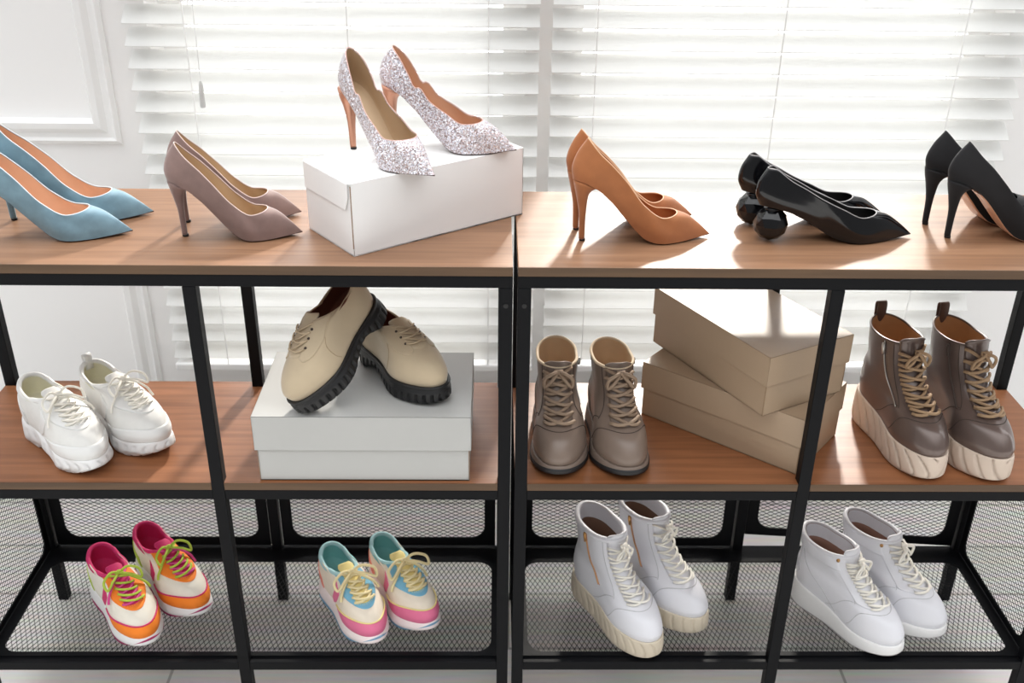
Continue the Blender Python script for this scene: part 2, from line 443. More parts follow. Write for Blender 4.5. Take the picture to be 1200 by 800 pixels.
shelf(G, 'black metal and oak shelving unit on the right with camel pumps on top', tilt_panel=1)
ZT, ZM, ZB = .8998, .5203, .1359

# ------------------------------------------------------------------ shoe boxes
def frame_from(p, ang, z): return Matrix.Translation((p[0], p[1], z)) @ Matrix.Rotation(ang, 4, 'Z')
def lidded_box(label, p, ang, z, w, d, h, lid_h, m, edge, group, ov=.0035):
    t = thing('shoe_box', label, 'box', group=group, m4=frame_from(p, ang, z))
    e = .0012
    bd = MB()
    bd.box((ov, ov, 0), (w-ov, d-ov, e*1.5))
    for lo, hi in [((ov, ov, 0), (w-ov, ov+e, h-.003)), ((ov, d-ov-e, 0), (w-ov, d-ov, h-.003)), ((ov, ov, 0), (ov+e, d-ov, h-.003)), ((w-ov-e, ov, 0), (w-ov, d-ov, h-.003))]: bd.box(lo, hi)
    bd.build('box_body', m, t)
    # darker raw cardboard showing at the corner folds
    for x in (ov-.0006, w-ov-.0008):
        MB().box((x, ov-.0006, .001), (x+.0014, ov+.0010, h-lid_h-.001)).build('corner_fold', edge, t)
    ld = MB()
    ld.box((0, 0, h-e), (w, d, h))
    for lo, hi in [((0, 0, h-lid_h), (w, e, h)), ((0, d-e, h-lid_h), (w, d, h)), ((0, 0, h-lid_h), (e, d, h)), ((w-e, 0, h-lid_h), (w, d, h))]: ld.box(lo, hi)
    ld.build('lid', m, t, bevel=.0005)
    return t
WHITE_CARD = mat('white_card', (236, 235, 234), .6, var=.012, scale=20)
SHADED_CARD = mat('white_card_shaded', (186, 186, 183), .6, var=.012, scale=20)  # white card greyed, weak light on the box front put into the colour
RAW_CARD = mat('grey_brown_card', (150, 128, 110), .8)
KRAFT = mat('kraft_card', (172, 149, 124), .45, var=.03, scale=90, stretch=(1, 1, 6), bump=.04, bscale=500)
KRAFT_EDGE = mat('kraft_fold', (150, 126, 100), .8)
# hinged lid box under the glitter pumps
def hinged_box(label, p, ang, z, w, d, h):
    t = thing('shoe_box', label, 'box', group='white shoe boxes', m4=frame_from(p, ang, z))
    e = .0012
    bd = MB(); bd.box((.0015, 0, 0), (w, d, .002))
    for lo, hi in [((.0015, 0, 0), (w, e, h-.0015)), ((.0015, d-e, 0), (w, d, h-.0015)), ((.0015, 0, 0), (.0015+e, d, h-.0015)), ((w-e, 0, 0), (w, d, h-.0015))]: bd.box(lo, hi)
    bd.build('box_body', WHITE_CARD, t)
    ld = MB(); ld.box((0, 0, h-.0014), (w, d, h))
    f = .042
    ld.prism([(0.004, h-.0014), (d-.002, h-.0014), (d-.002, h-f), (.014, h-f), (.006, h-f+.018)], 'x', -.0012, .0004)
    ld.build('lid', WHITE_CARD, t)
    sl = MB(); sl.prism([(-.0004, .012), (.0006, .012), (.0006, h-.004), (-.0004, h-.004)], 'x', .0008, .0022)
    sl.build('corner_fold', RAW_CARD, t)
    return t
A_ = math.atan2(.184, .25)
hinged_box('white shoe box set at an angle under the glitter pumps on top', (-.237, .022), A_, ZT, .312, .142, .111)
lidded_box('white lidded shoe box on the middle shelf under the beige lace-ups', (-.409, -.005), 0, ZM, .343, .216, .1215, .062, SHADED_CARD, RAW_CARD, 'white shoe boxes')
lidded_box('lower kraft cardboard shoe box lying flat on the middle shelf', (.4665, .0135), math.atan2(.194, -.233)-PI/2, ZM, .164, .306, .106, .052, KRAFT, KRAFT_EDGE, 'kraft shoe boxes')
lidded_box('upper kraft cardboard shoe box stacked askew on the other kraft box', (.398, .022), math.atan2(.27, -.145)-PI/2, ZM+.1065, .178, .302, .108, .052, KRAFT, KRAFT_EDGE, 'kraft shoe boxes')

# ------------------------------------------------------------------ shoe surfaces
PHI = lambda n: np.linspace(0, 2*PI, n, endpoint=False)
def ring(xb, xf, W, z, hc=.22, tc=.35, pt=2.0, qt=2.0, bend=0.0, ph=2.0):
    """closed plan-view loop: phi 0 = back of heel, pi = toe; W = half widths along the length, z = heights along x"""
    def f(phi):
        phi = np.asarray(phi, float) % (2*PI)
        a = np.where(phi <= PI, phi, 2*PI-phi); s = np.where(phi <= PI, 1.0, -1.0)
        u = (1-np.cos(a))/2
        cap = np.ones_like(u)
        h = u < hc; cap[h] = (1-(1-u[h]/hc)**ph).clip(0)**(1/ph)
        t = u > 1-tc; v = (u[t]-(1-tc))/tc; cap[t] = (1-v**pt).clip(0)**(1/qt)
        w = ci(u, W) if not np.isscalar(W) else W
        x = xb+(xf-xb)*u
        zz = ci(x, z) if not np.isscalar(z) else np.full_like(x, z)
        return np.stack([x, s*w*cap+bend*np.sin(PI*np.clip(u, 0, 1))**2*(u-.35)*4, zz], -1)
    return f
class Surf:
    """smooth surface through key rings; t = 0 at the sole edge, 1 at the topline"""
    def __init__(s, rings): s.r = rings
    def ev(s, phi, t):
        phi, t = np.broadcast_arrays(np.asarray(phi, float), np.asarray(t, float))
        sh = phi.shape; phi = phi.ravel(); t = np.clip(t.ravel(), 0, 1)
        P = np.stack([r(phi) for r in s.r]); K = len(s.r)
        P = np.concatenate([(2*P[:1]-P[1:2]), P, (2*P[-1:]-P[-2:-1])])
        x = t*(K-1); k = np.clip(np.floor(x).astype(int), 0, K-2); q = (x-k)[:, None]
        i = np.arange(len(phi)); p0, p1, p2, p3 = P[k, i], P[k+1, i], P[k+2, i], P[k+3, i]
        o = 0.5*((2*p1)+(-p0+p2)*q+(2*p0-5*p1+4*p2-p3)*q*q+(-p0+3*p1-3*p2+p3)*q**3)
        return o.reshape(sh+(3,))
    def nrm(s, phi, t):
        e = 1e-3
        dp = s.ev(np.asarray(phi)+2e-2, t)-s.ev(np.asarray(phi)-2e-2, t); dt = s.ev(phi, np.clip(np.asarray(t)+1e-2, 0, 1))-s.ev(phi, np.clip(np.asarray(t)-1e-2, 0, 1))
        n = np.cross(dt, dp); return n/(np.linalg.norm(n, axis=-1, keepdims=True)+1e-12)
    def off(s, phi, t, d):
        return s.ev(phi, t)+s.nrm(phi, t)*np.asarray(d)[..., None] if not np.isscalar(d) else s.ev(phi, t)+s.nrm(phi, t)*d
def grid_faces(nr, nc, wrap):
    F = []
    for i in range(nr-1):
        for j in range(nc if wrap else nc-1):
            F.append((i*nc+j, i*nc+(j+1) % nc, (i+1)*nc+(j+1) % nc, (i+1)*nc+j))
    return F
class Shoe:
    """one shoe: an Empty on the ground under the heel, +x to the toe, mirrored for the other foot"""
    def __init__(s, name, label, cat, group, m4, mir=1):
        s.o = thing(name, label, cat, group=group, m4=m4); s.m = mir
    def add(s, name, V, F, m, smooth=True, parent=None, **k):
        return mesh_obj(name, V, F, m, parent or s.o, smooth, mirror=s.m, **k)
    def upper(s, S, m, lm, th=.0025, N=80, M=30, tl=.25, name='upper', lining='lining', lm2=None, split=.78):
        phi = PHI(N); T = np.linspace(0, 1, M)
        A, B = np.meshgrid(phi, T)
        V = S.ev(A, B).reshape(-1, 3)
        rim = (S.ev(phi, 1.0)*.5+S.off(phi, 1.0, -th)*.5); rim[:, 2] += th*.35
        V = np.vstack([V, rim, S.off(phi, np.full(N, .995), -th)])
        u = s.add(name, V, grid_faces(M+2, N, True), m)
        Ti = np.linspace(.995, tl, 16); A, B = np.meshgrid(phi, Ti)
        Vi = S.off(A, B, -th*1.02).reshape(-1, 3)
        l = None
        if lm2 is not None:
            A, B = np.meshgrid(phi, np.linspace(.995, split, 6)); s.add('collar_lining', S.off(A, B, -th*1.25).reshape(-1, 3), grid_faces(6, N, True), lm2)
        if lm is not None:
            F = grid_faces(16, N, True)
            base = 15*N
            for i in range(1, N//2): # closing sheet across
                pass
            F += [(base+i, base+(i+1), base+(N-i-1), base+((N-i) % N)) for i in range(0, N//2)]
            l = s.add(lining, Vi, F, lm)
        return u, l
    def patch(s, name, S, p0, p1, t0, t1, m, d=.0011, n=40, k=10, parent=None):
        """overlay lying on the surface between phi p0..p1 and t0..t1 (numbers or functions of 0..1)"""
        a = np.linspace(0, 1, n); phi = p0+(p1-p0)*a
        T0 = np.array([t0(x) for x in a]) if callable(t0) else np.full(n, t0)
        T1 = np.array([t1(x) for x in a]) if callable(t1) else np.full(n, t1)
        b_ = np.linspace(0, 1, k)
        A = np.tile(phi, (k, 1)); B = T0[None]+(T1-T0)[None]*b_[:, None]
        V1 = S.off(A, B, d).reshape(-1, 3); V0 = S.off(A, B, -.0004).reshape(-1, 3); q = n*k
        F = grid_faces(k, n, False); F = F+[tuple(i+q for i in f[::-1]) for f in F]
        edge = [j for j in range(n)]+[i*n+n-1 for i in range(1, k)]+[(k-1)*n+j for j in range(n-2, -1, -1)]+[i*n for i in range(k-2, 0, -1)]
        F += [(edge[i], edge[(i+1) % len(edge)], edge[(i+1) % len(edge)]+q, edge[i]+q) for i in range(len(edge))]
        return s.add(name, np.vstack([V1, V0]), F, m, parent=parent)
    def line(s, name, pts, r, m, n=8, closed=False, parent=None):
        V, F = tube(pts, r, n, closed); return s.add(name, V, F, m, parent=parent)
    def loft(s, name, rings, m, N=96, groove=None, parent=None, sub=1, smooth=True):
        """closed solid through rings (bottom to top)"""
        phi = PHI(N)
        L = [r(phi) for r in rings]
        if sub > 1:
            S = Surf(rings); L = [S.ev(phi, t) for t in np.linspace(0, 1, (len(rings)-1)*sub+1)]
        if groove:
            for i, P in enumerate(L):
                T = np.roll(P, -1, 0)-np.roll(P, 1, 0); nn = np.stack([T[:, 1], -T[:, 0]], -1); nn /= np.linalg.norm(nn, axis=1)[:, None]+1e-9
                arc = np.concatenate([[0], np.cumsum(np.linalg.norm(np.diff(P[:, :2], axis=0), axis=1))])
                g = groove(arc, i/(len(L)-1), P)
                P[:, :2] += nn*g[:, None]      # nn points inwards for this winding
        V = np.vstack(L); K = len(L)
        F = grid_faces(K, N, True)
        for base in (0, (K-1)*N):
            F += [(base+i, base+(i+1), base+(N-i-1), base+((N-i) % N)) for i in range(0, N//2)]
        return s.add(name, V, F, m, smooth, parent=parent)
def shade_auto(o, ang=40):
    me = o.data
    bm = bmesh.new(); bm.from_mesh(me)
    for e in bm.edges:
        if len(e.link_faces) == 2 and e.calc_face_angle(0) > R(ang): e.smooth = False
    bm.to_mesh(me); bm.free(); return o
def place(heel, ang, z): return Matrix.Translation((heel[0], heel[1], z)) @ Matrix.Rotation(R(ang), 4, 'Z')

# ------------------------------------------------------------------ pointed pumps
def pump(name, label, group, m4, mir, L, Hs, Ht, m, lm, om, heel='stiletto', pipe=None, notch=False, heel_m=None, insole_m=None, k=1.0, tipm=None, xt=.02):  # pipe: paler material for the painted topline highlight, no real piping
    s = Shoe(name, label, 'shoe', group, m4, mir)
    X = lambda pts: [(a*L, z) for a, z in pts]
    zs = X([(-.12, Hs*1.03), (-.02, Hs), (.09, Hs*.90), (.2, Hs*.70), (.3, Hs*.45), (.4, Hs*.20), (.47, Hs*.05+.002), (.55, .0022), (.72, .002), (.86, .0035), (1.0, .006)])
    r0 = ring(-.075*L, .985*L, [(0, .0215*k), (.25, .0205*k), (.42, .021*k), (.66, .0345*k), (.8, .031*k), (1, .022*k)], zs, hc=.2, tc=.40, pt=1.55, qt=1.22)
    th_ = Ht-Hs
    if notch:
        zt = X([(.0, Ht), (.10, Hs*.84+th_*.90), (.185, Hs*.72+th_*.62), (.215, Hs*.68+th_*.48), (.25, Hs*.60+th_*.62), (.33, Hs*.40+th_*.62), (.46, Hs*.10+.052), (.6, .046), (.75, .047)])
    else:
        zt = X([(.0, Ht), (.10, Hs*.84+th_*.86), (.2, Hs*.68+th_*.80), (.3, Hs*.46+th_*.78), (.45, Hs*.12+.048), (.6, .0405), (.75, .045)])
    r3 = ring(xt*L, .715*L, [(0, .017*k), (.3, .0205*k), (.6, .0265*k), (1, .030*k)], zt, hc=.25, tc=.22)
    def mid(q, back, tz, wide):
        def f(phi):
            phi = np.asarray(phi, float)
            A, B = r0(phi), r3(phi); P = A*(1-q)+B*q
            ph = phi % (2*PI); c = np.cos(ph)
            hb = np.clip(c, 0, 1)**1.5; tb = np.clip(-c, 0, 1)**2
            P[:, 0] += -hb*back*L
            P[:, 2] += tb*tz
            P[:, 1] *= 1+wide
            return P
        return f
    S = Surf([r0, mid(.30, .040, .0045, .10), mid(.66, .038, .0065, .07), r3])
    s.upper(S, m, None, th=.0018, N=88, M=24)
    phi = PHI(88)
    Ti = np.linspace(.99, .06, 14); A, B = np.meshgrid(phi, Ti)
    s.add('lining', S.off(A, B, -.0020).reshape(-1, 3), grid_faces(14, 88, True), lm)
    # footbed across the inside, and outsole under it
    a = np.linspace(.06*PI, .94*PI, 40)
    lft = S.ev(a, .10); rgt = S.ev(2*PI-a, .10); V = []
    for c in np.linspace(.03, .97, 7):
        P = lft*(1-c)+rgt*c; P[:, 2] += .0015-.0012*math.sin(PI*c); V.append(P)
    s.add('insole', np.vstack(V), grid_faces(7, 40, False), insole_m or lm)
    a = np.linspace(.30*PI, PI, 60); l0 = r0(a); r_0 = r0(2*PI-a); V = []
    for dz in (.0006, -.0014):
        for c in np.linspace(0.0, 1.0, 7):
            P = l0*(1-c)+r_0*c; P[:, 2] += dz+(0 if dz > 0 else (.0008 if c in (0., 1.) else 0)); P[:, 1] *= .985; V.append(P)
    F = grid_faces(7, 60, False); F = F+[tuple(i+420 for i in f[::-1]) for f in F]
    for row in (0, 6): F += [(row*60+j, row*60+j+1, 420+row*60+j+1, 420+row*60+j) for j in range(59)]
    s.add('outsole', np.vstack(V), F, om)
    s.line('topline_rim', S.off(PHI(88), .998, -.0008)+np.array([0, 0, .0004]), .00085, pipe or m, 6, closed=True)  # paler tube where given: highlight along the topline put into the colour
    hm = heel_m or m
    if heel == 'stiletto':
        K = 22; V = []; N = 20
        xb_top, xf_top = -.073*L, .115*L
        for i in range(K):
            q = i/(K-1)                                   # 0 top, 1 ground
            g = (1-q)**2.3
            xc_b = ci(np.array([q]), [(0, xb_top), (.12, -.062*L), (.3, -.043*L), (.6, -.020*L), (1, .000*L-.003)])[0]
            xc_f = ci(np.array([q]), [(0, xf_top), (.10, .068*L), (.22, .043*L), (.42, .034*L), (.7, .029*L), (1, .025*L+.001)])[0]
            wy = ci(np.array([q]), [(0, .0205*k), (.12, .0172*k), (.3, .0110*k), (.6, .0064), (1, .0047)])[0]
            cx, rx = (xc_b+xc_f)/2, (xc_f-xc_b)/2
            for j in range(N):
                t = 2*PI*j/N; x = cx+rx*math.cos(t); y = wy*math.sin(t)
                ztop = float(ci(np.array([x]), zs)[0])-.0005
                z = ztop*(1-q)+.003*q if q > 0 else ztop
                V.append((x, y, z))
        F = grid_faces(K, N, True)+[tuple(range(N))[::-1], tuple(range((K-1)*N, K*N))]
        h = s.add('heel', V, F, hm)
        v, f = tube([(.012*L, 0, .0032), (.012*L, 0, 0)], .0048, 16); s.add('heel_tip', v, f, tipm or BOLT, parent=h)
    else:
        bm = bmesh.new(); bmesh.ops.create_icosphere(bm, subdivisions=2, radius=.0265)
        V = [(v.co.x+.004, v.co.y, v.co.z+.0262) for v in bm.verts]; F = [tuple(v.index for v in f.verts) for f in bm.faces]; bm.free()
        V = [(x, y, max(z, 0)) for x, y, z in V]
        h = s.add('heel', V, F, hm, smooth=False)
        v, f = tube([(.004, 0, .047), (.004, 0, Hs*.93)], [.010, .0135], 16); s.add('heel_neck', v, f, hm, parent=h)
    return s
SUEDE_BLUE = mat('blue_suede', (118, 148, 162), .9, var=.38, scale=45, sheen=.5, bump=.25, bscale=900)
SUEDE_MAUVE = mat('mauve_suede', (134, 110, 104), .9, var=.25, scale=45, sheen=.5, bump=.25, bscale=900)
SUEDE_CAMEL = mat('camel_suede', (164, 102, 60), .9, var=.2, scale=45, sheen=.4, bump=.25, bscale=900)
SUEDE_BLACK = mat('black_suede', (22, 21, 23), .92, var=.2, scale=45, sheen=.12, bump=.2, bscale=900)
TAN_LEATHER = mat('tan_leather_lining', (208, 164, 134), .5, var=.05)
TAN_PALE = mat('pale_tan_lining', (186, 158, 126), .5, var=.05)
CAMEL_LINING = mat('camel_lining', (168, 106, 64), .55, var=.05)
PEACH_SOLE = mat('peach_sole', (226, 178, 146), .4, var=.04)
DARK_SOLE = mat('dark_brown_sole', (70, 44, 34), .5)
PATENT = mat('black_patent_leather', (8, 8, 11), .14, var=.05, coat=.35, spec=.35)
BLACK_LINING = mat('black_lining', (24, 22, 22), .6)
GREY_HIGHLIGHT = mat('grey_rim_highlight', (150, 146, 146), .5)
GLITTER = glitter_mat()
ROSE_HEEL = mat('rose_gold_heel', (200, 146, 120), .35, metal=.5)
PINK_HIGHLIGHT = mat('pink_rim_highlight', (214, 176, 164), .5)
LIGHT_BLUE_HIGHLIGHT = mat('pale_blue_rim_highlight', (214, 224, 228), .7)  # upper colour lightened as a painted rim highlight
MAUVE_HIGHLIGHT = mat('pale_mauve_rim_highlight', (206, 186, 178), .7)
CAMEL_HIGHLIGHT = mat('pale_camel_rim_highlight', (226, 186, 150), .7)
def pump_pair(name, group, labels, front, rear, L, **k):
    for lab, (p, a), mir in ((labels[0], front, 1), (labels[1], rear, -1)):
        pump(name, lab, group, place(p, a, k.get('z', ZT)), mir, L, **{q: v for q, v in k.items() if q != 'z'})
pump_pair('high_heel_pump', 'pale blue suede pumps', ('pale blue suede pump nearer the shelf edge of its pair', 'pale blue suede pump behind its mate near the moulded wall'),
          ((-.800, .096), 3.6), ((-.792, .166), 7.5), .219, Hs=.094, Ht=.161, m=SUEDE_BLUE, lm=TAN_LEATHER, om=DARK_SOLE, pipe=LIGHT_BLUE_HIGHLIGHT, insole_m=mat('pale_insole', (244, 222, 206), .5))
pump_pair('high_heel_pump', 'mauve suede pumps', ('dusty mauve suede pump nearer the shelf edge beside white box', 'dusty mauve suede pump mostly hidden behind its mate'),
          ((-.505, .102), 2.5), ((-.518, .162), 12), .182, Hs=.088, Ht=.151, m=SUEDE_MAUVE, lm=TAN_PALE, om=DARK_SOLE, pipe=MAUVE_HIGHLIGHT, k=.92)
pump_pair('high_heel_pump', 'camel suede pumps', ('camel brown suede pump in front of its pair on the right unit', 'camel brown suede pump behind its mate against the blind'),
          ((.101, .095), 5), ((.095, .141), 16), .205, Hs=.096, Ht=.165, m=SUEDE_CAMEL, lm=CAMEL_LINING, om=DARK_SOLE, pipe=CAMEL_HIGHLIGHT, k=.9)
pump_pair('high_heel_pump', 'black suede pumps', ('matte black suede stiletto nearest the right edge of the top shelf', 'matte black suede stiletto standing behind its twin at top right'),
          ((.674, .117), 4), ((.661, .175), 9), .212, Hs=.093, Ht=.157, m=SUEDE_BLACK, lm=BLACK_LINING, om=PEACH_SOLE, k=.95)
pump_pair('ball_heel_pump', 'black patent pumps with ball heels', ('glossy black patent pump with faceted ball heel in front', 'glossy black patent pump with ball heel behind its twin'),
          ((.389, .105), 3.3), ((.376, .172), 6), .233, Hs=.056, Ht=.114, m=PATENT, lm=BLACK_LINING, om=BLACK_LINING, pipe=GREY_HIGHLIGHT, heel='ball', k=.92, xt=-.05)
ZG = ZT+.1113
pump('high_heel_pump', 'silver glitter pump with its toe at the near edge of box', 'silver glitter pumps', place((-.253, .194), -47, ZG), 1, .203, .096, .160, GLITTER, TAN_PALE, DARK_SOLE, notch=True, pipe=PINK_HIGHLIGHT, heel_m=ROSE_HEEL)
pump('high_heel_pump', 'silver glitter pump farther back with toe over box corner', 'silver glitter pumps', place((-.192, .222), -13, ZG), -1, .203, .094, .158, GLITTER, TAN_LEATHER, DARK_SOLE, notch=True, pipe=PINK_HIGHLIGHT, heel_m=ROSE_HEEL)

# ------------------------------------------------------------------ laced shoes
def rings_from(L, zs, prof):
    """prof rows: xb, xf (fractions of L), heel z, front z, sag, half widths, options; first row follows the sole top zs"""
    out = []
    for row in prof:
        xb, xf, zh, zf, sag, W = row[:6]; opt = row[6] if len(row) > 6 else {}
        if zh is None: z = [(a*L, zz+zf) for a, zz in zs]
        else: z = [(xb*L, zh), ((xb*.55+xf*.45)*L, zh*.55+zf*.45+sag), (xf*L, zf)]
        out.append(ring(xb*L, xf*L, W, z, **opt))
    return out
def lerp_ring(f, z, inset=0.0, dx=0.0):
    """same outline at another height"""
    def g(phi):
        P = f(phi).copy(); c = P[:, :2].mean(0)
        T = np.roll(P, -1, 0)-np.roll(P, 1, 0); nn = np.stack([T[:, 1], -T[:, 0]], -1); nn /= np.linalg.norm(nn, axis=1)[:, None]+1e-9
        P[:, :2] += nn*inset
        P[:, 2] = ci(P[:, 0], z) if not np.isscalar(z) else z
        P[:, 0] += dx
        return P
    return g
def laces(s, S, ts, dphi, r, m, lift=.004, bow=True, m2=None, bars=False, loop=.036, end=True, knot=.0042):
    V, F = MB().V, []
    A = MB(); B = MB()
    for i, (a, c) in enumerate(zip(ts[:-1], ts[1:])):
        for sg, tgt in ((1, A), (-1, B if m2 else A)):
            ph = PI-sg*dphi*np.linspace(1, -1, 9); tt = np.linspace(a, c, 9)
            if bars: tt = a+(c-a)*np.array([.0, .02, .08, .2, .4, .6, .8, .95, 1.0])*(.55 if sg > 0 else 1)
            off = lift*(.35+.9*np.cos(np.linspace(-1.35, 1.35, 9)))+(r*.9 if sg > 0 else 0)
            P = S.off(ph, tt, off)
            tgt.add(*tube(P, r, 7))
    la = s.add('laces', A.V, A.F, m)
    if m2: s.add('laces', B.V, B.F, m2)
    if bow:
        tk = ts[-1]
        K = S.off(np.array([PI]), np.array([tk-.01]), lift+.005)[0]; n = S.nrm(np.array([PI]), np.array([tk-.05]))[0]
        f = S.ev(np.array([PI]), np.array([tk-.12]))[0]-S.ev(np.array([PI]), np.array([tk]))[0]; f /= np.linalg.norm(f)
        bm_ = MB()
        for sg in (1, -1):
            y = np.array([0, sg, 0.])
            pts = crv([K, K+y*loop*.45+n*.012+f*.002, K+y*loop*.95+f*.012+n*.006, K+y*loop*.92+f*.026-n*.002, K+y*loop*.5+f*.016+n*.004, K+n*.001], 40)
            bm_.add(*tube(pts, r, 7))
        kn = crv([K-np.array([0, .006, 0]), K+n*.003, K+np.array([0, .006, 0])], 10); bm_.add(*tube(kn, knot, 8))
        s.add('bow', bm_.V, bm_.F, m, parent=la)
        if end:
            for sg, mm in ((1, m), (-1, m2 or m)):
                pts = [K]+[S.off(np.array([PI-sg*q]), np.array([tt]), dd)[0] for q, tt, dd in ((.45, tk-.10, .010), (.85, tk-.27, .007), (1.05, tk-.42, .005), (1.12, tk-.52, .004))]
                V, F = tube(crv(pts, 28), r, 7); s.add('lace_end', V, F, mm, parent=la)
    return la
def tongue(s, S, m, t0=.60, rise=.022, dphi=.48, th=.0045, lean=.25, d0=.0006, name='tongue'):
    n, k = 11, 14
    ph = np.linspace(PI-dphi, PI+dphi, n); V = []
    base = S.ev(np.array([PI]), np.array([1.0]))[0]-S.ev(np.array([PI]), np.array([.9]))[0]; base /= np.linalg.norm(base)
    dirv = base+np.array([lean, 0, 0]); dirv /= np.linalg.norm(dirv)
    rows = []
    for t in np.linspace(t0, 1.0, k-4): rows.append(S.off(ph, np.full(n, t), d0))
    top = rows[-1]
    for q in (.3, .6, .88, 1.0):
        w = 1-.25*max(0, q-.6)/.4
        P = top+dirv*rise*q; P[:, 1] *= w*(1+.1*q)
        P[:, 2] -= .004*q*(np.abs(np.linspace(-1, 1, n))**3)
        rows.append(P)
    A = np.array(rows); nn = S.nrm(ph, np.full(n, .93))
    Bk = A-nn[None]*th
    V = np.vstack([A.reshape(-1, 3), Bk.reshape(-1, 3)]); q = n*k
    F = grid_faces(k, n, False); F = F+[tuple(i+q for i in f[::-1]) for f in F]
    edge = [j for j in range(n)]+[i*n+n-1 for i in range(1, k)]+[(k-1)*n+j for j in range(n-2, -1, -1)]+[i*n for i in range(k-2, 0, -1)]
    F += [(edge[i], edge[(i+1) % len(edge)], edge[(i+1) % len(edge)]+q, edge[i]+q) for i in range(len(edge))]
    return s.add(name, V, F, m)
def pull_tab(s, S, m, h=.020, w=.009, th=.0022, up=0.004):
    """loop of webbing at the back of the collar"""
    P = S.ev(np.array([0.]), np.array([1.]))[0]
    pts = [(P[0]-.003, P[2]-.018), (P[0]-.0035, P[2]), (P[0]-.005, P[2]+h*.75), (P[0]-.001, P[2]+h), (P[0]+.003, P[2]+h*.8), (P[0]+.0035, P[2]), (P[0]+.003, P[2]-.014)]
    C = crv([(a, 0, b) for a, b in pts], 30); mb = MB(); V = []
    T = np.gradient(C, axis=0); N = np.stack([-T[:, 2], 0*T[:, 0], T[:, 0]], -1); N /= np.linalg.norm(N, axis=1)[:, None]
    for sg, yy in ((1, w), (1, -w), (-1, -w), (-1, w)):
        Q = C+N*th/2*sg; Q = Q.copy(); Q[:, 1] = yy; V.append(Q)
    K = len(C); F = []
    for i in range(K-1):
        for j in range(4): F.append((j*K+i, ((j+1) % 4)*K+i, ((j+1) % 4)*K+i+1, j*K+i+1))
    F += [(0, K, 2*K, 3*K), (K-1, 4*K-1, 3*K-1, 2*K-1)]
    return s.add('pull_tab', np.vstack(V), F, m)
def zipper(s, S, side, phi, t0, t1, m, pull_m, dark):
    p = PI+side*phi*s.m if False else PI+side*phi
    z = s.patch('zipper', S, p-.035, p+.035, t0, t1, dark, d=.0008, n=4, k=30)
    tt = np.linspace(t0, t1, 40)
    for k_ in (0,):
        V, F = tube(S.off(np.full(40, p), tt, .0011), .0011, 6); s.add('zipper_teeth', V, F, m, parent=z)
    P = S.off(np.array([p]), np.array([t1-.015]), .003)[0]; Q = S.off(np.array([p]), np.array([t1-.10]), .004)[0]
    V, F = tube([P, P*.7+Q*.3, Q], [.0024, .0030, .0022], 8); s.add('zipper_pull', V, F, pull_m, parent=z)
    return z
CREAM_LINING = mat('cream_lining', (226, 222, 198), .8, var=.03)
LACE_WHITE = mat('white_lace', (238, 234, 224), .8, var=.03, bump=.2, bscale=1500)

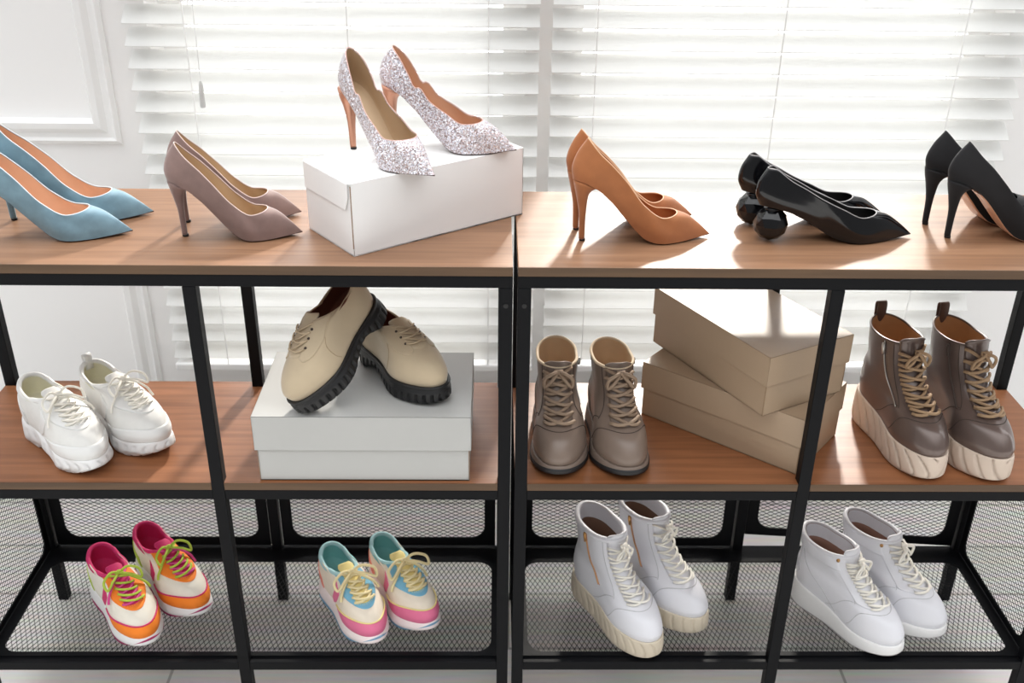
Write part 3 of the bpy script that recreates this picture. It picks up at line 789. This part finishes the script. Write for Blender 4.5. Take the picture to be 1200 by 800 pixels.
def sneaker(label, group, m4, mir, L, c):
    """low sneaker; c: colours and overlays"""
    s = Shoe('sneaker', label, 'shoe', group, m4, mir)
    hs, fs, toe = c.get('sole', (.034, .024, .030))
    w = c.get('w', 1.0)
    zs = [(-.05, hs+.003), (.15, hs), (.45, (hs+fs)/2-.001), (.7, fs), (.9, fs+.002), (1.05, toe)]
    zb = c.get('zb') and [(a*L, z) for a, z in c['zb']] or [(-.02*L, .010), (.05*L, .003), (.12*L, 0), (.68*L, 0), (.82*L, .003), (1.0*L, .015)]
    Wd = lambda *v: [(u, x*w) for u, x in v]
    kw = dict(hc=.2, tc=.42, pt=2.2, qt=2.2, bend=.004)
    prof = [
        (.018, .975, None, .000, 0, Wd((0, .0285), (.35, .0280), (.72, .0405), (1, .036)), kw),
        (.000, .985, None, .016, 0, Wd((0, .0300), (.35, .0295), (.72, .0415), (1, .036)), kw),
        (.000, .915, hs+.036, toe+.033, -.002, Wd((0, .0295), (.4, .0300), (.75, .0370), (1, .031)), dict(kw, tc=.4)),
        (.010, .800, hs+.050, toe+.0445, -.001, Wd((0, .0270), (.4, .0290), (.8, .0315), (1, .026)), dict(kw, tc=.36)),
        (.020, .660, hs+.058, toe+.056, .000, Wd((0, .0240), (.5, .0275), (.85, .0250), (1, .021)), dict(kw, tc=.3)),
        (.035, .470, hs+.068, toe+.070, -.016, Wd((0, .0210), (.5, .0245), (.85, .0225), (1, .019)), dict(kw, tc=.3, bend=.001)),
    ]
    S = Surf(rings_from(L, zs, prof))
    zsL = [(a*L, z) for a, z in zs]
    out = ring(-.012*L, 1.0*L, Wd((0, .0335), (.35, .0325), (.72, .0440), (1, .039)), 0.0, **kw)
    r_b = lerp_ring(out, zb, .004); r_m = lerp_ring(out, [(x, z*.35+ci(np.array([x]), zb)[0]*.65) for x, z in zsL], -.001); r_m2 = lerp_ring(out, [(x, z*.85+ci(np.array([x]), zb)[0]*.15) for x, z in zsL], .001)
    r_t = lerp_ring(out, [(x, z+.002) for x, z in zsL], .004); r_in = lerp_ring(out, [(x, z+.001) for x, z in zsL], .008)
    s.loft('sole', [r_b, r_m, r_m2, r_t, r_in], c['sole_m'], N=160, groove=c.get('groove'), sub=4)
    if 'tread_m' in c:
        zb2 = [(x, float(ci(np.array([x]), zb)[0])) for x in np.linspace(-.02*L, L, 14)]
        s.loft('outsole', [lerp_ring(out, [(x, z-.0004) for x, z in zb], .005), lerp_ring(out, [(x, z+.0015+.010*min(max((x/L-.80)/.2, 0), 1)) for x, z in zb2], -.0010), lerp_ring(out, [(x, z+.003+.011*min(max((x/L-.80)/.2, 0), 1)) for x, z in zb2], .002)], c['tread_m'], N=96)
    s.upper(S, c['upper_m'], c['lining_m'], th=.004, N=96, M=36, tl=.30)
    s.line('collar', S.off(PHI(96), .985, -.0012), .0042, c['collar_m'], 8, closed=True)
    tongue(s, S, c.get('tongue_m', c['upper_m']), t0=.58, rise=c.get('rise', .018), dphi=.5, th=.005, d0=.0012)
    for nm, p0, p1, t0, t1, m, d in c.get('patches', []): s.patch(nm, S, p0, p1, t0, t1, m, d)
    for nm, ph, tt, r, m in c.get('lines', []):
        s.line(nm, S.off(ph, tt, .0012), r, m, 6)
    laces(s, S, np.linspace(.60, .97, 6), .52, c.get('lace_r', .0023), c['lace_m'], lift=.0045, m2=c.get('lace_m2'), loop=c.get('loop', .034))
    if c.get('tab'): pull_tab(s, S, c['tab'], h=.014, w=.007)
    return s
def patchset(toe_m, toe_edge, eye_m, heel_m, side=None, tab_m=None, g=.29):
    q = lambda a: abs(2*a-1)           # 1 at the ends, 0 at the toe
    P = [('toe_guard', PI-1.55, PI+1.55, .02, lambda a: g-.14*q(a)**4, toe_m, .0013),
         ('eyestay', PI-.98, PI-.46, lambda a: .60-.06*a, .985, eye_m, .0013), ('eyestay', PI+.46, PI+.98, lambda a: .54+.06*a, .985, eye_m, .0013),
         ('vamp_overlay', PI-.62, PI+.62, lambda a: .525+.03*q(a)**2, lambda a: .61, eye_m, .0012),
         ('heel_counter', -.95, .95, .02, lambda a: .62-.34*q(a)**1.8, heel_m, .0014)]
    if side:
        for sg in (1, -1):
            P.append(('side_stripe', PI+sg*1.75, PI+sg*1.30, lambda a: .03+.45*a, lambda a: .20+.55*a, side, .0010))
    if tab_m: P.append(('heel_tab', -.5, .5, .62, .97, tab_m, .0012))
    lines = []
    if toe_edge:
        a = np.linspace(0, 1, 50); qq = np.abs(2*a-1)
        lines.append(('toe_piping', PI-1.55+3.1*a, g+.003-.14*qq**4, .0014, toe_edge))
    return P, lines
FAB = lambda n, c, **k: mat(n, c, .75, var=.05, scale=80, bump=.12, bscale=1400, **k)
ORANGE = FAB('orange_suede', (244, 132, 34)); MAGENTA = FAB('magenta_textile', (206, 40, 104)); OFFWHITE = FAB('off_white_mesh', (232, 226, 212))
LIME = FAB('lime_green_textile', (178, 200, 70)); WHITE_RUBBER = mat('white_rubber', (228, 227, 226), .5, var=.02)
P_, L_ = patchset(ORANGE, MAGENTA, ORANGE, LIME, MAGENTA, MAGENTA)
ORANGE_C = dict(w=1.02, sole_m=WHITE_RUBBER, tread_m=mat('magenta_rubber', (158, 34, 92), .5), upper_m=OFFWHITE, lining_m=MAGENTA, collar_m=MAGENTA, tongue_m=MAGENTA, lace_m=LIME, lace_m2=FAB('pink_lace', (212, 70, 140)), patches=P_, lines=L_)
PINK = FAB('pink_suede', (226, 116, 152)); BLUE = FAB('sky_blue_textile', (120, 178, 206)); YELLOW = FAB('pale_yellow_textile', (240, 222, 150)); AQUA = FAB('pale_aqua_textile', (168, 208, 212))
CREAM = FAB('cream_mesh', (234, 222, 204)); CORAL = FAB('coral_textile', (228, 140, 124))
P2_, L2_ = patchset(PINK, YELLOW, BLUE, CORAL, PINK, AQUA, .31)
PASTEL_C = dict(w=1.0, sole_m=mat('pale_pink_rubber', (240, 226, 224), .5, var=.02), tread_m=mat('slate_blue_rubber', (112, 156, 184), .5), upper_m=CREAM, lining_m=FAB('aqua_lining', (130, 190, 188)), collar_m=AQUA, tongue_m=YELLOW, lace_m=FAB('pale_yellow_lace', (232, 216, 168)), patches=P2_, lines=L2_, lace_r=.0026, loop=.042)
SNOW = FAB('white_mesh_textile', (226, 225, 221)); SNOW2 = mat('white_synthetic_leather', (229, 229, 227), .42, var=.02, scale=50)
P3_, L3_ = patchset(SNOW2, None, SNOW2, SNOW2, SNOW2, SNOW2)
def scallop(arc, q, P):
    return np.where(q < .45, .0028*(np.abs(np.sin(arc*PI/.019)) < .22), 0)+(.0015*np.sin(arc*2*PI/.06) if .1 < q < .75 else 0)
WHITE_C = dict(sole_m=WHITE_RUBBER, upper_m=SNOW, lining_m=CREAM_LINING, collar_m=SNOW2, tongue_m=SNOW, lace_m=LACE_WHITE, patches=P3_, lines=L3_, sole=(.038, .028, .034), groove=scallop, zb=[(-.02, .012), (.06, .002), (.12, 0), (.30, 0), (.37, .009), (.46, .008), (.53, .0005), (.70, 0), (.84, .004), (1.0, .017)], lace_r=.0019, w=1.04)
sneaker('chunky white running shoe in the left bay, lower of its pair', 'chunky white sneakers', place((-.827, .158), -42, ZM), 1, .222, WHITE_C)
sneaker('chunky white running shoe behind, closest to the first front post', 'chunky white sneakers', place((-.742, .206), -40, ZM), -1, .222, dict(WHITE_C, tab=SNOW2))
sneaker('orange and magenta sneaker nearer the front rail on the mesh', 'orange and magenta sneakers', place((-.790, .193), -50, ZB), 1, .230, ORANGE_C)
sneaker('orange and magenta sneaker standing behind its mate on the mesh tray', 'orange and magenta sneakers', place((-.727, .257), -45, ZB), -1, .228, ORANGE_C)
sneaker('pastel pink and cream sneaker nearer the front rail on the mesh', 'pastel pink sneakers', place((-.351, .198), -57, ZB), 1, .212, PASTEL_C)
sneaker('pastel pink and cream sneaker standing farther back from the front rail', 'pastel pink sneakers', place((-.260, .227), -55, ZB), -1, .210, PASTEL_C)

def boot_surf(L, zs, H, w=1.0, front=1.0, lift=None, slim=1.0, lean=0.0):
    hs = zs[1][1]; toe = zs[-1][1]
    Wd = lambda *v: [(u, x*w) for u, x in v]
    Ws = lambda *v: [(u, x*w*slim) for u, x in v]
    kw = dict(hc=.2, tc=.42, pt=2.2, qt=2.2, bend=.004)
    k2 = dict(hc=.35, tc=.40, pt=2.0, qt=2.0)
    h = H-hs
    prof = [
        (.020, .975, None, 0, 0, Wd((0, .0290), (.35, .0285), (.72, .0400), (1, .036)), kw),
        (.004, .985, None, .016, 0, Wd((0, .0300), (.35, .0300), (.72, .0410), (1, .037)), kw),
        (.000, .925, hs+.032, toe+.034, 0, Wd((0, .0300), (.4, .0305), (.75, .0375), (1, .032)), dict(kw, tc=.4)),
        (.008, .815, hs+.048, toe+.046, 0, Wd((0, .0280), (.4, .0300), (.8, .0325), (1, .028)), dict(kw, tc=.38)),
        (.018, .690, hs+.062, toe+.058, .002, Ws((0, .0265), (.5, .0300), (.85, .0280), (1, .026)), dict(kw, tc=.36, bend=.002)),
        (.020+lean*.3, .585, hs+max(.078, h*.52), toe+.078, 0, Ws((0, .0265), (.5, .0300), (1, .028)), dict(k2)),
        (.012+lean*.6, .515+lean*.3, hs+h*.76, toe+max(.098, (H-toe)*.72), 0, Ws((0, .0280), (.5, .0315), (1, .030)), dict(k2)),
        (.004+lean, .480+lean*.6, H, H-.004, -.006, Ws((0, .0295), (.5, .0330), (1, .031)), dict(k2)),
    ]
    return Surf(rings_from(L, zs, prof))
def platform(s, L, zs, zb, m, w=1.0, groove=None, flare=.004, N=240, name='sole', smooth=True, top_in=.003):
    zsL = [(a*L, z) for a, z in zs]
    kw = dict(hc=.2, tc=.42, pt=2.3, qt=2.3, bend=.004)
    out = ring(-.010*L, 1.0*L, [(0, .0330*w), (.35, .0330*w), (.72, .0440*w), (1, .040*w)], 0.0, **kw)
    mixz = lambda q: [(x, z*q+ci(np.array([x]), zb)[0]*(1-q)) for x, z in zsL]
    rs = [lerp_ring(out, mixz(0), .004), lerp_ring(out, mixz(.12), .0005), lerp_ring(out, mixz(.5), 0), lerp_ring(out, mixz(.88), .001), lerp_ring(out, [(x, z+.002) for x, z in zsL], top_in), lerp_ring(out, [(x, z+.001) for x, z in zsL], .008)]
    o = s.loft(name, rs, m, N=N, groove=groove, sub=4, smooth=smooth)
    return o, out
def ridge(pitch, depth, width, slant, lo=.08, hi=.72):
    def g(arc, q, P):
        if not lo < q < hi: return 0*arc
        v = ((arc+slant*(P[:, 2])*np.where(P[:, 1] > 0, 1, -1)) % pitch)/pitch
        return depth*np.clip((width-np.abs(v-.5))/width*2, 0, 1)
    return g
def boot_seams(s, S, m, r=.0007, kind='cap'):
    a = np.linspace(0, 1, 60)
    if kind in ('cap', 'both'):
        ph = PI-1.35+2.7*a; q = np.abs(2*a-1)
        s.line('toe_seam', S.off(ph, .30+.10*(1-q**2)-.22*q**6, .0003), r, m, 6)
    for sg in (1, -1):
        s.line('lace_stay_seam', S.off(PI+sg*(.80+.25*(1-a)**3), .40+.59*a, .0003), r, m, 6)
        s.line('quarter_seam', S.off(PI+sg*(1.05+.75*a), .42-.36*a**1.5, .0003), r, m, 6)
def laced_boot(label, group, m4, mir, L, H, zs, zb, c):
    s = Shoe('laced_boot', label, 'boot', group, m4, mir)
    w = c.get('w', 1.0)
    S = boot_surf(L, zs, H, w, slim=c.get('slim', 1.0))
    platform(s, L, zs, [(a*L, z) for a, z in zb], c['sole_m'], w, c.get('groove'))
    if 'tread_m' in c:
        zbl = [(a*L, z) for a, z in zb]
        out = ring(-.010*L, 1.0*L, [(0, .0330*w), (.35, .0330*w), (.72, .0440*w), (1, .040*w)], 0.0, hc=.2, tc=.42, pt=2.3, qt=2.3, bend=.004)
        th = c.get('tread', .006)
        s.loft('outsole', [lerp_ring(out, [(x, z-.0004) for x, z in zbl], .003), lerp_ring(out, [(x, z+th*.12) for x, z in zbl], -.0010), lerp_ring(out, [(x, z+th*.85) for x, z in zbl], -.0010), lerp_ring(out, [(x, z+th) for x, z in zbl], .002)], c['tread_m'], N=96)
    u, l = s.upper(S, c['upper_m'], c['lining_m'], th=c.get('th', .0032), N=100, M=50, tl=.35, lm2=c.get('lm2'), split=.88)
    s.line('collar_edge', S.off(PHI(100), .992, -.0014), c.get('edge_r', .0020), c.get('edge_m', c['upper_m']), 8, closed=True)
    tongue(s, S, c.get('tongue_m', c['upper_m']), t0=.46, rise=c.get('rise', .012), dphi=.62, th=.004, d0=.0008, lean=.35)
    if c.get('stay_m'):
        for sg in (1, -1): s.patch('lace_stay', S, PI+sg*.55, PI+sg*.98, .43, .985, c['stay_m'], .0012, n=12, k=24)
    boot_seams(s, S, c['seam_m'], kind=c.get('seams', 'cap'))
    if c.get('heel_m'): s.patch('heel_counter', S, -1.0, 1.0, .02, lambda a: .50-.22*abs(2*a-1)**2, c['heel_m'], .0012)
    laces(s, S, np.linspace(.44, .975, c.get('rows', 8)), .60, c['lace_r'], c['lace_m'], lift=.005, bars=c.get('bars', True), loop=c.get('loop', .024), end=c.get('ends', False), bow=c.get('bow', True))
    if c.get('zip'):
        sd, ph, zm = c['zip']; zipper(s, S, sd*mir, ph, .38, .985, zm, zm, c['zip_tape'])
    if c.get('tab'): pull_tab(s, S, c['tab'], h=.022, w=.0085)
    return s
SEAM_DARK = mat('dark_stitching', (70, 58, 52), .8)
TAUPE = mat('taupe_leather', (124, 108, 97), .36, var=.06, scale=35, bump=.1, bscale=700)
TAUPE_C = dict(upper_m=TAUPE, sole_m=mat('taupe_rubber', (120, 105, 95), .5, var=.04), tread_m=mat('black_rubber', (26, 26, 28), .55), tread=.011, lining_m=mat('beige_shearling_lining', (214, 186, 152), .85, bump=.3, bscale=500), edge_m=mat('cream_collar', (226, 206, 178), .8), edge_r=.0026, seam_m=SEAM_DARK,
               lace_m=FAB('taupe_lace', (150, 128, 108)), lace_r=.0030, rows=7, slim=.94, w=1.12, heel_m=TAUPE, zip_tape=SEAM_DARK, rise=.010)
STEEL = mat('steel_zip', (190, 188, 184), .3, metal=.9); BRASS = mat('brass_zip', (196, 150, 96), .35, metal=.9)
tz = [(-.05, .034), (.15, .032), (.45, .026), (.7, .020), (.9, .021), (1.05, .026)]; tb = [(-.05, .004), (.08, 0), (.66, 0), (.84, .004), (1.05, .014)]
laced_boot('taupe leather ankle boot beside the centre posts, toe to front', 'taupe leather boots', place((.077, .223), -90.5, ZM+.0004), 1, .225, .150, tz, tb, dict(TAUPE_C, zip=(-1, 1.5, STEEL)))
laced_boot('taupe leather ankle boot beside the kraft boxes, toe to front', 'taupe leather boots', place((.163, .219), -82.5, ZM+.0004), -1, .225, .150, tz, tb, dict(TAUPE_C, zip=(-1, 1.5, STEEL)))
PEWTER = mat('pewter_brown_leather', (102, 87, 81), .30, var=.14, scale=14, bump=.06, bscale=500, metal=.25, coat=.3)
BROWN_C = dict(upper_m=PEWTER, sole_m=mat('beige_platform_rubber', (206, 188, 172), .6, var=.03), w=1.09, groove=ridge(.027, .0045, .07, .6), lining_m=mat('tan_boot_lining', (198, 152, 108), .6), seam_m=SEAM_DARK,
               lace_m=FAB('tan_rope_lace', (158, 130, 100)), lace_r=.0027, rows=8, tab=FAB('brown_webbing', (96, 72, 60)), zip_tape=SEAM_DARK, bars=True, loop=.020, rise=.012)
bz = [(-.05, .062), (.15, .058), (.45, .050), (.7, .044), (.9, .045), (1.05, .049)]; bb = [(-.05, .006), (.08, 0), (.70, 0), (.86, .003), (1.05, .012)]
laced_boot('pewter brown platform boot next to the kraft boxes, ridged sole', 'pewter brown platform boots', place((.640, .226), -79, ZM), 1, .238, .196, bz, bb, dict(BROWN_C, zip=(1, 1.15, STEEL)))
laced_boot('pewter brown platform boot at the right end of middle shelf', 'pewter brown platform boots', place((.747, .222), -79, ZM), -1, .238, .196, bz, bb, dict(BROWN_C, zip=(1, 1.15, SEAM_DARK)))
WLEATHER = mat('white_leather', (223, 223, 228), .40, var=.015, scale=40, bump=.08, bscale=700)
SEAM_GREY = mat('grey_stitching', (190, 190, 192), .8)
WB_C = dict(upper_m=WLEATHER, sole_m=mat('sand_platform_rubber', (204, 192, 172), .6, var=.03), w=1.12, slim=.93, groove=ridge(.020, .0024, .09, .25), lining_m=mat('brown_boot_lining', (128, 98, 80), .7), seam_m=SEAM_GREY, lace_m=LACE_WHITE, lace_r=.0022, rows=8,
            zip_tape=mat('rose_zip_tape', (176, 130, 112), .6), edge_m=WLEATHER, edge_r=.0055, lm2=WLEATHER, th=.005, loop=.016, rise=.010, ends=False)
wz = [(-.05, .048), (.15, .046), (.45, .042), (.7, .038), (.9, .039), (1.05, .043)]
laced_boot('white platform boot with brass zip, nearer the front rail', 'white platform boots', place((.138, .204), -60, ZB), 1, .247, .190, wz, bb, dict(WB_C, zip=(1, 1.55, BRASS)))
laced_boot('white platform boot with brass zip, farther back of its pair', 'white platform boots', place((.221, .252), -55.5, ZB), -1, .240, .190, wz, bb, dict(WB_C, zip=(1, 1.55, BRASS)))

def high_top(label, group, m4, mir, L, H):
    s = Shoe('high_top_sneaker', label, 'shoe', group, m4, mir)
    zs = [(-.05, .052), (.15, .048), (.45, .036), (.7, .026), (.9, .027), (1.05, .034)]; zb = [(-.05, .004), (.08, 0), (.66, 0), (.84, .004), (1.05, .016)]
    S = boot_surf(L, zs, H, 1.1, slim=.92)
    platform(s, L, zs, [(a*L, z) for a, z in zb], WHITE_RUBBER, 1.1)
    zbl = [(a*L, z) for a, z in zb]
    out = ring(-.010*L, 1.0*L, [(0, .0363), (.35, .0363), (.72, .0484), (1, .044)], 0.0, hc=.2, tc=.42, pt=2.3, qt=2.3, bend=.004)
    s.loft('outsole', [lerp_ring(out, [(x, z-.0004) for x, z in zbl], .004), lerp_ring(out, [(x, z+.003) for x, z in zbl], -.0005), lerp_ring(out, [(x, z+.005) for x, z in zbl], .002)], mat('grey_outsole', (150, 146, 146), .6), N=96)
    s.upper(S, WLEATHER, mat('brown_sock_lining', (150, 112, 96), .7), th=.005, N=100, M=50, tl=.35, lm2=WLEATHER, split=.80)
    s.patch('collar', S, -2.3, 2.3, lambda a: .80-.06*math.cos((a-.5)*PI)**2*0-.0, .99, WLEATHER, .0022, n=60, k=12)
    s.line('collar_edge', S.off(PHI(100), .99, -.0006), .0042, WLEATHER, 8, closed=True)
    tongue(s, S, WLEATHER, t0=.46, rise=.014, dphi=.62, th=.005, d0=.0008, lean=.3)
    boot_seams(s, S, SEAM_GREY, r=.0006, kind='cap')
    a = np.linspace(0, 1, 40)
    for sg in (1, -1):
        s.line('side_seam', S.off(PI+sg*(2.45-.85*a), .76-.70*a**.8, .0003), .0006, SEAM_GREY, 6)
        s.line('heel_seam', S.off(PI+sg*(2.62-.15*a), .72-.46*a, .0003), .0006, SEAM_GREY, 6)
        s.patch('lace_stay', S, PI+sg*.52, PI+sg*.98, .43, .98, WLEATHER, .0012, n=12, k=24)
    laces(s, S, np.linspace(.44, .96, 8), .58, .0023, LACE_WHITE, lift=.005, bars=True, loop=.020, end=False)
    for sg in (1, -1):
        V, F = tube([S.off(np.array([PI+sg*.85]), np.array([.95]), d)[0] for d in (.0008, .0040)], .0032, 14); s.add('eyelet', V, F, BRASS)
    return s
high_top('white leather high-top sneaker beside the second front post', 'white leather high-tops', place((.560, .184), -53, ZB), 1, .236, .160)
high_top('white leather high-top sneaker farther back, near the right mesh panel', 'white leather high-tops', place((.652, .226), -52, ZB), -1, .236, .160)

# ------------------------------------------------------------------ beige lace-ups with black lug soles
def derby(label, m4, mir):
    L = .225
    s = Shoe('lug_sole_derby', label, 'shoe', 'beige suede lace-ups', m4, mir)
    zs = [(-.05, .036), (.15, .035), (.32, .033), (.6, .031), (.9, .033), (1.05, .036)]
    zb = [(-.05, .001), (.05, 0), (.285, 0), (.31, .016), (.39, .014), (.43, .002), (.55, 0), (.72, 0), (.86, .003), (1.05, .012)]
    zbl = [(a*L, z) for a, z in zb]
    BLK = mat('black_lug_rubber', (20, 20, 22), .5, var=.06)
    def lug(arc, q, P):
        if q > .42: return 0*arc+(.0018 if .50 < q < .62 else 0)
        v = (arc % .0135)/.0135
        return .0050*np.clip((.2-np.abs(v-.5))/.2*4, 0, 1)
    platform(s, L, zs, zbl, BLK, 1.06, lug, N=360, top_in=.0015)
    kw = dict(hc=.2, tc=.42, pt=2.2, qt=2.2, bend=.004); hs = .035; toe = .036
    prof = [
        (.014, .972, None, .001, 0, [(0, .0305), (.35, .0295), (.72, .0415), (1, .037)], kw),
        (.000, .980, None, .018, 0, [(0, .0305), (.35, .0300), (.72, .0420), (1, .037)], kw),
        (.000, .915, hs+.032, toe+.034, 0, [(0, .0295), (.4, .0295), (.75, .0375), (1, .031)], dict(kw, tc=.4)),
        (.010, .780, hs+.044, toe+.046, 0, [(0, .0270), (.4, .0285), (.8, .0320), (1, .026)], dict(kw, tc=.36)),
        (.022, .640, hs+.052, toe+.057, -.002, [(0, .0240), (.5, .0270), (.85, .0255), (1, .022)], dict(kw, tc=.3)),
        (.034, .500, hs+.060, toe+.068, -.014, [(0, .0215), (.5, .0250), (.85, .0235), (1, .021)], dict(kw, tc=.3, bend=.001)),
    ]
    S = Surf(rings_from(L, zs, prof))
    SU = mat('beige_suede', (194, 176, 148), .9, var=.07, scale=40, sheen=.4, bump=.25, bscale=900)
    RED = mat('red_brown_lining', (104, 58, 42), .6)
    s.upper(S, SU, RED, th=.003, N=96, M=36, tl=.30)
    s.line('topline_rim', S.off(PHI(96), .995, -.001), .0013, SU, 6, closed=True)
    tongue(s, S, SU, t0=.62, rise=.012, dphi=.55, th=.003, d0=.0004, lean=.2)
    a = np.linspace(0, 1, 40)
    st = mat('tan_stitching', (176, 156, 128), .8)
    for sg in (1, -1):
        s.patch('lace_facing', S, PI+sg*.42, PI+sg*1.15, lambda q: .60-.10*(1-abs(2*q-1)**2), .985, SU, .0014, n=24, k=20)
        s.line('quarter_seam', S.off(PI+sg*(1.18+.25*a), .60-.52*a, .0004), .0006, st, 6)
        for i, t in enumerate((.68, .78, .88)):
            V, F = tube([S.off(np.array([PI+sg*.56]), np.array([t]), d)[0] for d in (.0005, .0022)], .0022, 10); s.add('eyelet', V, F, SEAM_DARK)
    laces(s, S, np.array([.67, .76, .85, .95]), .54, .0015, FAB('beige_lace', (186, 166, 138)), lift=.004, bars=True, bow=False)
    return s
ZW = ZM+.1217
derby('beige suede lace-up with black lug sole, flat on white box', place((-.249, .206), -52, ZW), -1)
# its mate: toe on the box, heel propped on the other shoe, rolled so that the sole shows
toe = Vector((-.331, -.004, ZW-.0102)); heel_p = Vector((-.215, .160, ZW+.1095))
fx = (toe-heel_p).normalized(); sd = Vector((0, 0, 1)).cross(fx).normalized(); uz = fx.cross(sd)
roll = R(14)
uz2 = uz*math.cos(roll)-sd*math.sin(roll); sd2 = uz2.cross(fx)
m4 = Matrix((fx, sd2, uz2)).transposed().to_4x4(); m4.translation = heel_p
derby('beige suede lace-up with black lug sole, heel propped on its mate', m4, 1)
